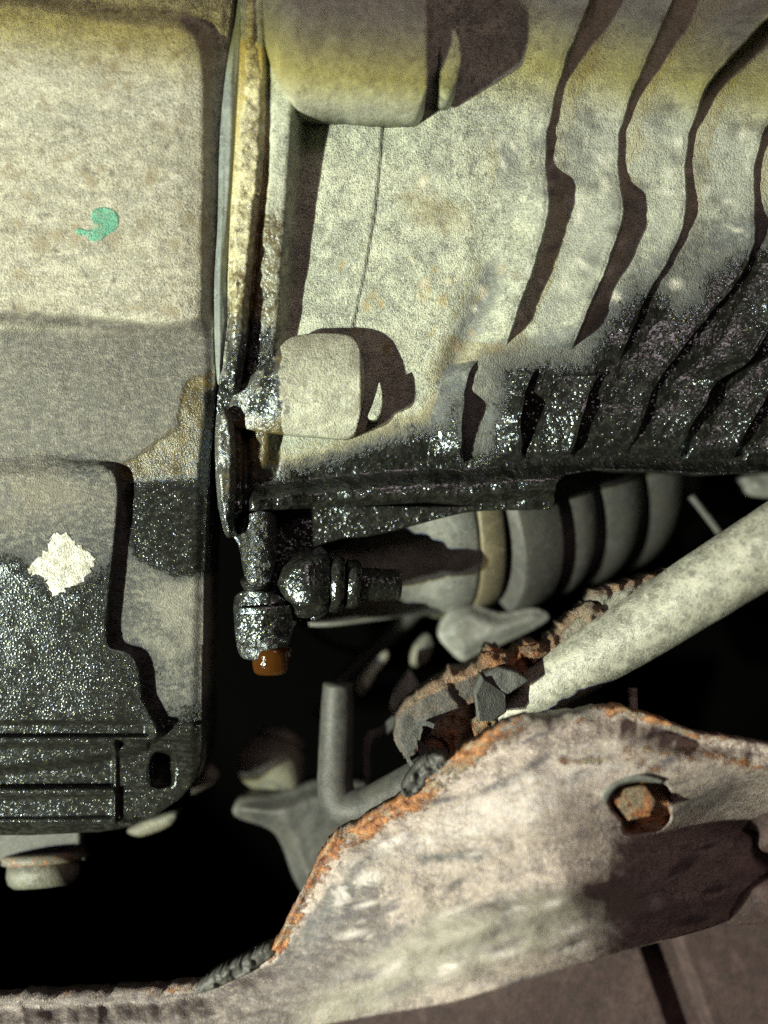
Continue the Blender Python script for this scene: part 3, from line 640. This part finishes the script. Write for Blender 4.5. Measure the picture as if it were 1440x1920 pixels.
bj = thing('ball_joint', 'blurred pale ball joint in the dark gap, left of the black hose', 'ball joint', px(520, 1490, -70))
lathe('housing', [(-8, 20), (-4, 60), (20, 76), (60, 74), (78, 60), (80, 20)], M_WHITE, bj, axis_from=(500, 1465, -68), axis_to=(540, 1360, -90), seg=48, paint=[((0.40, 0.33, 0.14), lambda x, y: 0.25 * ss(1430, 1460, y))])
lathe('cap', [(78, 20), (80, 62), (100, 60), (112, 44), (124, 18)], M_WHITE, bj, axis_from=(500, 1465, -68), axis_to=(540, 1360, -90), seg=6)
far('control_arm', 'blurred dark grey curved control arm below the ball joint', 'control arm', [(450, 1500), (520, 1492), (600, 1465), (640, 1470), (700, 1480), (680, 1600), (640, 1700), (590, 1700), (552, 1650), (530, 1590), (505, 1555), (440, 1530)], -58, M_RUBBER, back=16, bulge=8)

lnk = tube('steering_link', [(596, 1345, -100), (640, 1275, -100), (720, 1200, -102), (800, 1120, -104)], [15, 17, 20, 24], M_RUBBER, None, seg=20, rough=0.1)
tag(lnk, 'dim dark rod slanting up from the top of the black hose to the axle joint', 'rod')
line = tube('brake_line', [(560, 1165, -110), (640, 1215, -112), (720, 1215, -114), (800, 1150, -118)], [9, 9, 9, 9], M_RUBBER, None, seg=12)
tag(line, 'thin dim pipe looping through the dark gap right of the oil drop', 'pipe')
hose = tube('rubber_hose', [(634, 1282, -30), (632, 1340, -30), (630, 1420, -28), (630, 1480, -24), (648, 1515, -20), (690, 1512, -16), (760, 1474, -12), (850, 1420, -8)], [30, 33, 35, 36, 38, 38, 36, 34], M_RUBBER, None, sub=8, rough=0.03)
tag(hose, 'black rubber hose bent like an elbow, behind the rusty subframe edge', 'hose')

# ------------------------------------------------------------------ drain plug under the sump
plug = thing('drain_plug', 'blurred steel plug with a round head under the bottom left of the sump', 'drain plug', px(80, 1665, -30))
relief('bracket', [(-120, 1560), (150, 1560), (150, 1598), (160, 1612), (-120, 1618)], lambda x, y: -32 + 0 * x, M_RUBBER, plug, step=4, back=8)
PF = dict(axis_from=(82, 1600, -36), axis_to=(80, 1690, -30), seg=64)
lathe('collar', [(0, 60), (2, 80), (16, 80), (20, 68)], M_WHITE, plug, rust=lambda x, y: 0.40 + 0 * x, **PF)
lathe('head', [(18, 60), (20, 69), (40, 70), (54, 66), (62, 56), (64, 0.5)], M_WHITE, plug, **PF)

# ------------------------------------------------------------------ rusty arm behind the bar
ARM = smooth([(742, 1345), (790, 1300), (850, 1262), (900, 1245), (912, 1222), (938, 1215), (958, 1232), (980, 1212), (1004, 1204), (1018, 1215), (1044, 1190), (1062, 1166), (1100, 1142), (1120, 1110), (1176, 1095), (1210, 1085), (1260, 1072), (1300, 1070), (1240, 1150), (1080, 1270), (960, 1370), (880, 1412), (838, 1440), (800, 1444), (792, 1410), (762, 1420), (745, 1400)], 3)
ARM = np.array([(p[0] + 4 * math.sin(i * 1.9), p[1] + 4 * math.sin(i * 2.7 + 1)) for i, p in enumerate(ARM)])
def arm_h(x, y):
    e = sdf(x, y, ARM)
    return -5 + 2.2 * (fbm(x, y, 34, 81) - 0.5) * 2 + 3 * ss(0.5, 0.6, fbm(x, y, 60, 82)) - 4 * ss(12, 0, e) + 8 * ss(1000, 1250, x)
arm = thing('rusty_arm', 'flaking rusty steel arm running up to the right behind the grey bar', 'suspension arm', px(950, 1400, -10))
ab = relief('beam', ARM, arm_h, M_RUST, arm, step=3.2, back=22, rust=lambda x, y: 0.25 + 0.35 * soft(x, y, [(780, 1400), (900, 1320), (900, 1220), (1020, 1190), (1020, 1280), (840, 1450)], 30),
     paint=[((0.085, 0.088, 0.088), lambda x, y: 0.98 * soft(x, y, [(735, 1350), (790, 1310), (900, 1262), (900, 1300), (830, 1345), (790, 1380), (790, 1425), (745, 1420)], 9)),
            ((0.26, 0.26, 0.22), lambda x, y: 0.85 * soft(x, y, [(1050, 1190), (1110, 1120), (1230, 1080), (1200, 1200), (1060, 1260)], 14))])
for i, (cx, cy, r, hh) in enumerate(((934, 1242, 26, 0), (1002, 1224, 20, 0), (1104, 1150, 24, 2))):
    P = np.array([(cx + r * (1 + 0.35 * math.sin(k * 2.1 + i)) * math.cos(k * 0.524), cy + r * 0.8 * (1 + 0.3 * math.cos(k * 1.7 + i)) * math.sin(k * 0.524)) for k in range(12)])
    relief('rust_flake', P, lambda x, y, P=P, hh=hh: hh + 3 * ss(0, 14, sdf(x, y, P)) + 2 * (fbm(x, y, 16, 90 + i) - 0.5), M_RUST, ab, step=2.8, back=10, rust=lambda x, y, i=i: (0.5 if i in (0, 1) else 0.12) + 0 * x)

# ------------------------------------------------------------------ grey bar
bar = tube('stabiliser_bar', [(945, 1345, -14), (985, 1316, -10), (1080, 1252, 0), (1200, 1178, 10), (1330, 1094, 20), (1470, 1006, 29), (1620, 915, 38)], [42, 47, 54, 60, 64, 66, 68], M_BAR, None, seg=64, sub=10, rough=0.012,
           paint=[((0.13, 0.125, 0.10), lambda x, y: 0.62 * np.maximum(blob(x, y, 1380, 1030, 110, 26, -35), blob(x, y, 1120, 1200, 40, 14, -30)))])
tag(bar, 'thick mottled grey steel bar running diagonally up to the right edge', 'bar')
# faceted clip and ring clip
clip = thing('pipe_clip', 'black faceted clip gripping the rusty arm at the lower end of the grey bar', 'clip', px(935, 1350, 12))
CL1 = [(896, 1300), (912, 1268), (938, 1254), (972, 1262), (992, 1276), (952, 1302), (934, 1290)]
relief('jaw', CL1, lambda x, y: 13 + 1.2 * (fbm(x, y, 16, 2) - 0.5), M_BLACK, clip, step=2.6, back=18)
relief('jaw', [(892, 1302), (906, 1272), (948, 1300), (950, 1334), (926, 1352), (898, 1352)], lambda x, y: 17 - 0.09 * (x - 892) + 0.5 * fbm(x, y, 16, 3), M_BLACK, clip, step=2.6, back=20)
ring = thing('ring_clip', 'open black ring clip standing on the rusty edge, left of the faceted clip', 'clip', px(790, 1440, 8))
def ring_mesh():
    V = []; F = []; n = 40
    for i in range(n + 1):
        a = math.radians(60 + 260 * i / n)
        for (r, h) in ((1.0, 2), (1.0, 22), (0.82, 22), (0.82, 2)):
            V.append(px(796 + 38 * r * math.cos(a), 1402 - 50 * r * math.sin(a), h))
    for i in range(n):
        for k in range(4):
            F.append((i * 4 + k, i * 4 + (k + 1) % 4, i * 4 + 4 + (k + 1) % 4, i * 4 + 4 + k))
    F.append((0, 1, 2, 3)); F.append((n * 4 + 3, n * 4 + 2, n * 4 + 1, n * 4))
    return [tuple(v) for v in V], F
v_, f_ = ring_mesh(); mesh_obj('band', v_, f_, M_BLACK, ring, attrs_for(np.zeros(len(v_)), np.zeros(len(v_))), smooth_=False)
relief('tongue', [(782, 1390), (800, 1400), (812, 1450), (790, 1452)], lambda x, y: 10 + 0 * x, M_BLACK, ring, step=3, back=4)

# ------------------------------------------------------------------ subframe plate (foreground)
EDGE = [(-120, 1884), (0, 1880), (120, 1872), (240, 1866), (370, 1853), (430, 1822), (500, 1790), (525, 1760), (545, 1722), (575, 1660), (600, 1612), (616, 1584), (640, 1566), (700, 1530), (762, 1490), (830, 1440), (880, 1400), (940, 1362), (1000, 1346), (1080, 1338), (1132, 1328), (1180, 1332), (1240, 1352), (1300, 1372), (1380, 1386), (1450, 1400), (1560, 1420)]
EDGE = [(x + 9 * (fbm(x, y, 30, 61) - 0.5), y + 16 * (fbm(x, y, 26, 62) - 0.5) + 5 * (vn(x, y, 5, 63) - 0.5)) for (x, y) in smooth(EDGE, 9, closed=False)]
BOT = [(1560, 1640), (1440, 1700), (1330, 1740), (1262, 1760), (1110, 1800), (960, 1846), (840, 1882), (700, 1905), (540, 1935), (300, 1990), (-120, 2040)]
SUB = np.array(EDGE + BOT)
HOLE = smooth([(1140, 1500), (1160, 1474), (1200, 1462), (1240, 1466), (1256, 1480), (1256, 1510), (1258, 1534), (1240, 1554), (1200, 1564), (1172, 1560), (1168, 1540), (1150, 1522)], 3)
EL = np.array(EDGE)
def sub_h(x, y):
    ey = np.interp(x, EL[:, 0], EL[:, 1])
    d, _, _ = nearest(x, y, EL, closed=False)
    h = 22 + 0.012 * (x - 200) + 10 * ss(0, 60, d) + 0.05 * d
    h = h + 5 * np.exp(-(d / 10.0) ** 2) * 0.6                        # rolled rim
    # long crease and lower flange turning away
    crease = np.interp(x, [-120, 400, 700, 900, 1100, 1250, 1560], [1990, 1905, 1850, 1815, 1740, 1700, 1640])
    h = h - 0.10 * np.maximum(y - crease, 0)
    h = h + 5 * np.exp(-((y - np.interp(x, [400, 700, 900, 1150, 1250, 1440], [1900, 1800, 1740, 1665, 1680, 1720])) / 26.0) ** 2) * ss(600, 900, x) * ss(1160, 1040, x)
    # swelling round the hole, dent to its right
    h = h - 9 * ss(46, 0, np.hypot((x - 1205) / 1.25, (y - 1512))) * 0.4
    h = h + 4 * np.exp(-((x - 1010) / 90.0) ** 2 - ((y - 1520) / 60.0) ** 2)
    u_ = (x + 0.2 * (y - 1600) - 1125) / 60.0
    h = h - 0.25 * 60.0 * np.logaddexp(0, np.clip(u_, -20, 60)) * ss(1410, 1580, y) - 6 * ss(1240, 1420, x) * ss(1380, 1500, y)
    h = h + 8 * np.exp(-((x - 960) / 70.0) ** 2) * ss(50, 4, d)
    h = h + (2.2 * (fbm(x, y * 1.8, 120, 101) - 0.5) * 2 + 0.7 * (fbm(x, y * 1.5, 30, 102) - 0.5) * 2) * (0.25 + 0.75 * ss(1120, 960, x))
    h = h + 1.6 * (fbm(x, y, 34, 103) - 0.5) * 2 * ss(50, 6, d) + 9 * np.exp(-((x - 960) / 120.0) ** 2) * ss(40, 4, d)
    h = h - 7 * ss(-1, 4, sdf(x, y, HOLE))
    return h
def sub_rust(x, y):
    d, _, _ = nearest(x, y, EL, closed=False)
    wdt = np.interp(x, [0, 400, 560, 640, 760, 900, 1000, 1130, 1300, 1440], [5, 14, 34, 46, 60, 62, 40, 26, 26, 20])
    a = ss(wdt * 1.05, wdt * 0.2, d) * (0.15 + 0.95 * fbm(x, y, 45, 111))
    a = np.maximum(a, soft(x, y, HOLE, 6) * 0.95)
    a = np.maximum(a, 0.6 * stroke(x, y, [(1060, 1430), (1180, 1418), (1240, 1450)], 14))
    a = a * np.interp(x, [0, 380, 520, 640, 900, 1010, 1120, 1300, 1440], [0.5, 0.6, 0.95, 1, 1, 0.7, 0.9, 0.75, 0.6])
    return np.maximum(a, 0.55 * stroke(x, y, [(1180, 1408), (1320, 1415), (1440, 1440)], 16))
def sub_pale(x, y):
    a = 0.50 * soft(x, y, [(700, 1590), (800, 1520), (960, 1440), (1150, 1380), (1330, 1420), (1150, 1460), (1010, 1560), (850, 1600), (760, 1640)], 40)
    for c in ((740, 1578, 50, 14, -20), (690, 1650, 40, 22, -30), (1080, 1742, 40, 14, -15), (1070, 1780, 60, 14, -18), (850, 1810, 50, 7, -10), (1230, 1690, 22, 26, 0), (980, 1500, 60, 8, -25), (640, 1680, 20, 30, 0), (1160, 1740, 40, 14, -25)):
        a = np.maximum(a, 0.62 * blob(x, y, *c))
    return a
sub = thing('subframe', 'weathered pinkish subframe plate with an orange rusty edge across the bottom right', 'subframe', px(900, 1950, 20))
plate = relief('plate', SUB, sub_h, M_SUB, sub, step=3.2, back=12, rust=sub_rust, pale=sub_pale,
    paint=[((0.085, 0.07, 0.07), lambda x, y: 1.0 * soft(x, y, [(-100, 1870), (380, 1860), (520, 1800), (620, 1660), (700, 1640), (740, 1780), (640, 1850), (540, 1960), (-100, 2050)], 12)),  # shadow over the plate's lower left, painted as a darker tone
           ((0.30, 0.29, 0.24), lambda x, y: 0.75 * soft(x, y, [(560, 1900), (800, 1700), (1000, 1660), (1200, 1640), (1300, 1700), (900, 1830), (600, 1950)], 40)),
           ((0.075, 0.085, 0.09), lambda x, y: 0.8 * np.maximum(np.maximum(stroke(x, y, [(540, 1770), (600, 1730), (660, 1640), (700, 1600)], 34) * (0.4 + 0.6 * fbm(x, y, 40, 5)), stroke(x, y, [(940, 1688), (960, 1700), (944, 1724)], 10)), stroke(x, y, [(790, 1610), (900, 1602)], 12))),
           ((0.20, 0.21, 0.18), lambda x, y: 0.75 * stroke(x, y, [(640, 1545), (760, 1475), (860, 1405), (950, 1352), (1110, 1335)], 18)),
           ((0.11, 0.10, 0.11), lambda x, y: 0.85 * streaks(x, y, 46, (560, 1360, 1400, 1900), 12, 55, 2)),
           ((0.52, 0.48, 0.46), lambda x, y: 0.75 * streaks(x, y, 40, (600, 1400, 1300, 1880), 8, 34, 4)),
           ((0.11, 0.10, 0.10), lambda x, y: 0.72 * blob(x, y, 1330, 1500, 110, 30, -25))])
relief('mud_crust', smooth([(364, 1862), (400, 1830), (450, 1806), (500, 1780), (512, 1790), (470, 1822), (420, 1846), (392, 1858)], 4), lambda x, y: 27 + 5 * fbm(x, y, 14, 5), M_RUBBER, plate, step=2.8, back=10)
relief('mud_crust', smooth([(752, 1486), (780, 1440), (812, 1418), (838, 1424), (842, 1446), (800, 1470), (770, 1494)], 4), lambda x, y: 31 + 6 * fbm(x, y, 14, 6), M_RUBBER, plate, step=2.8, back=12)
relief('bolt_head', [(1152, 1504), (1170, 1480), (1212, 1476), (1230, 1502), (1218, 1530), (1178, 1538)], lambda x, y: float(sub_h(np.array([1215.0]), np.array([1425.0]))[0]) - 4 + 0.5 * fbm(x, y, 12, 3), M_RUST, plate, step=2.6, back=8, rust=lambda x, y: 0.62 + 0 * x)
# rim round the hole, and the rusty edge inside
RM = smooth([(1128, 1494), (1150, 1470), (1196, 1454), (1238, 1462), (1240, 1470), (1200, 1466), (1164, 1478), (1142, 1504)], 4)
relief('hole_lip', RM, lambda x, y: sub_h(x, y) + 2.0 + 0 * x, M_CUP, plate, step=2.5, back=4)
relief('hole_edge', smooth([(1172, 1558), (1178, 1542), (1216, 1524), (1256, 1522), (1258, 1536), (1236, 1556), (1200, 1566)], 4), lambda x, y: 22 + 0.05 * (y - 1540), M_RUST, plate, step=2.6, back=6, rust=lambda x, y: 0.9 + 0 * x)

# darker plate below the subframe and the lumps at the right edge
LOW = [(540, 1960), (700, 1890), (860, 1850), (1100, 1770), (1270, 1730), (1560, 1600), (1560, 2040), (540, 2040)]
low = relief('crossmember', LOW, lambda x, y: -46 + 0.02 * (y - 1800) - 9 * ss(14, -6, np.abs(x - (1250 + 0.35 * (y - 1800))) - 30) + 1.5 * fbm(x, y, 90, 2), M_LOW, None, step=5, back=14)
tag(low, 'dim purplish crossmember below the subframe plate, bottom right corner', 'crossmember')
far('side_bracket', 'dark weathered bracket end poking in at the right edge beside the hole', 'bracket', [(1384, 1530), (1400, 1508), (1440, 1500), (1520, 1500), (1520, 1600), (1430, 1596), (1424, 1560), (1392, 1556)], -12, M_RUBBER, back=18, bulge=4)
far('side_bracket', 'dark stepped bracket at the right edge below the subframe face', 'bracket', [(1356, 1690), (1440, 1660), (1520, 1650), (1520, 1726), (1440, 1730), (1378, 1736), (1360, 1722)], -14, M_RUBBER, back=18, bulge=2, n=2)
wire = tube('cable', [(1296, 930, -60), (1320, 960, -58), (1350, 1000, -54)], [8, 8, 8], M_BLACK, None, seg=12)
tag(wire, 'thin pinkish cable crossing the dark gap right of the axle boot', 'cable')
stay = tube('cable', [(1186, 1290, -6), (1187, 1320, -6), (1188, 1350, -6)], [9, 9, 9], M_SUB, None, seg=12)
tag(stay, 'short dim cable between the grey bar and the subframe edge', 'cable')
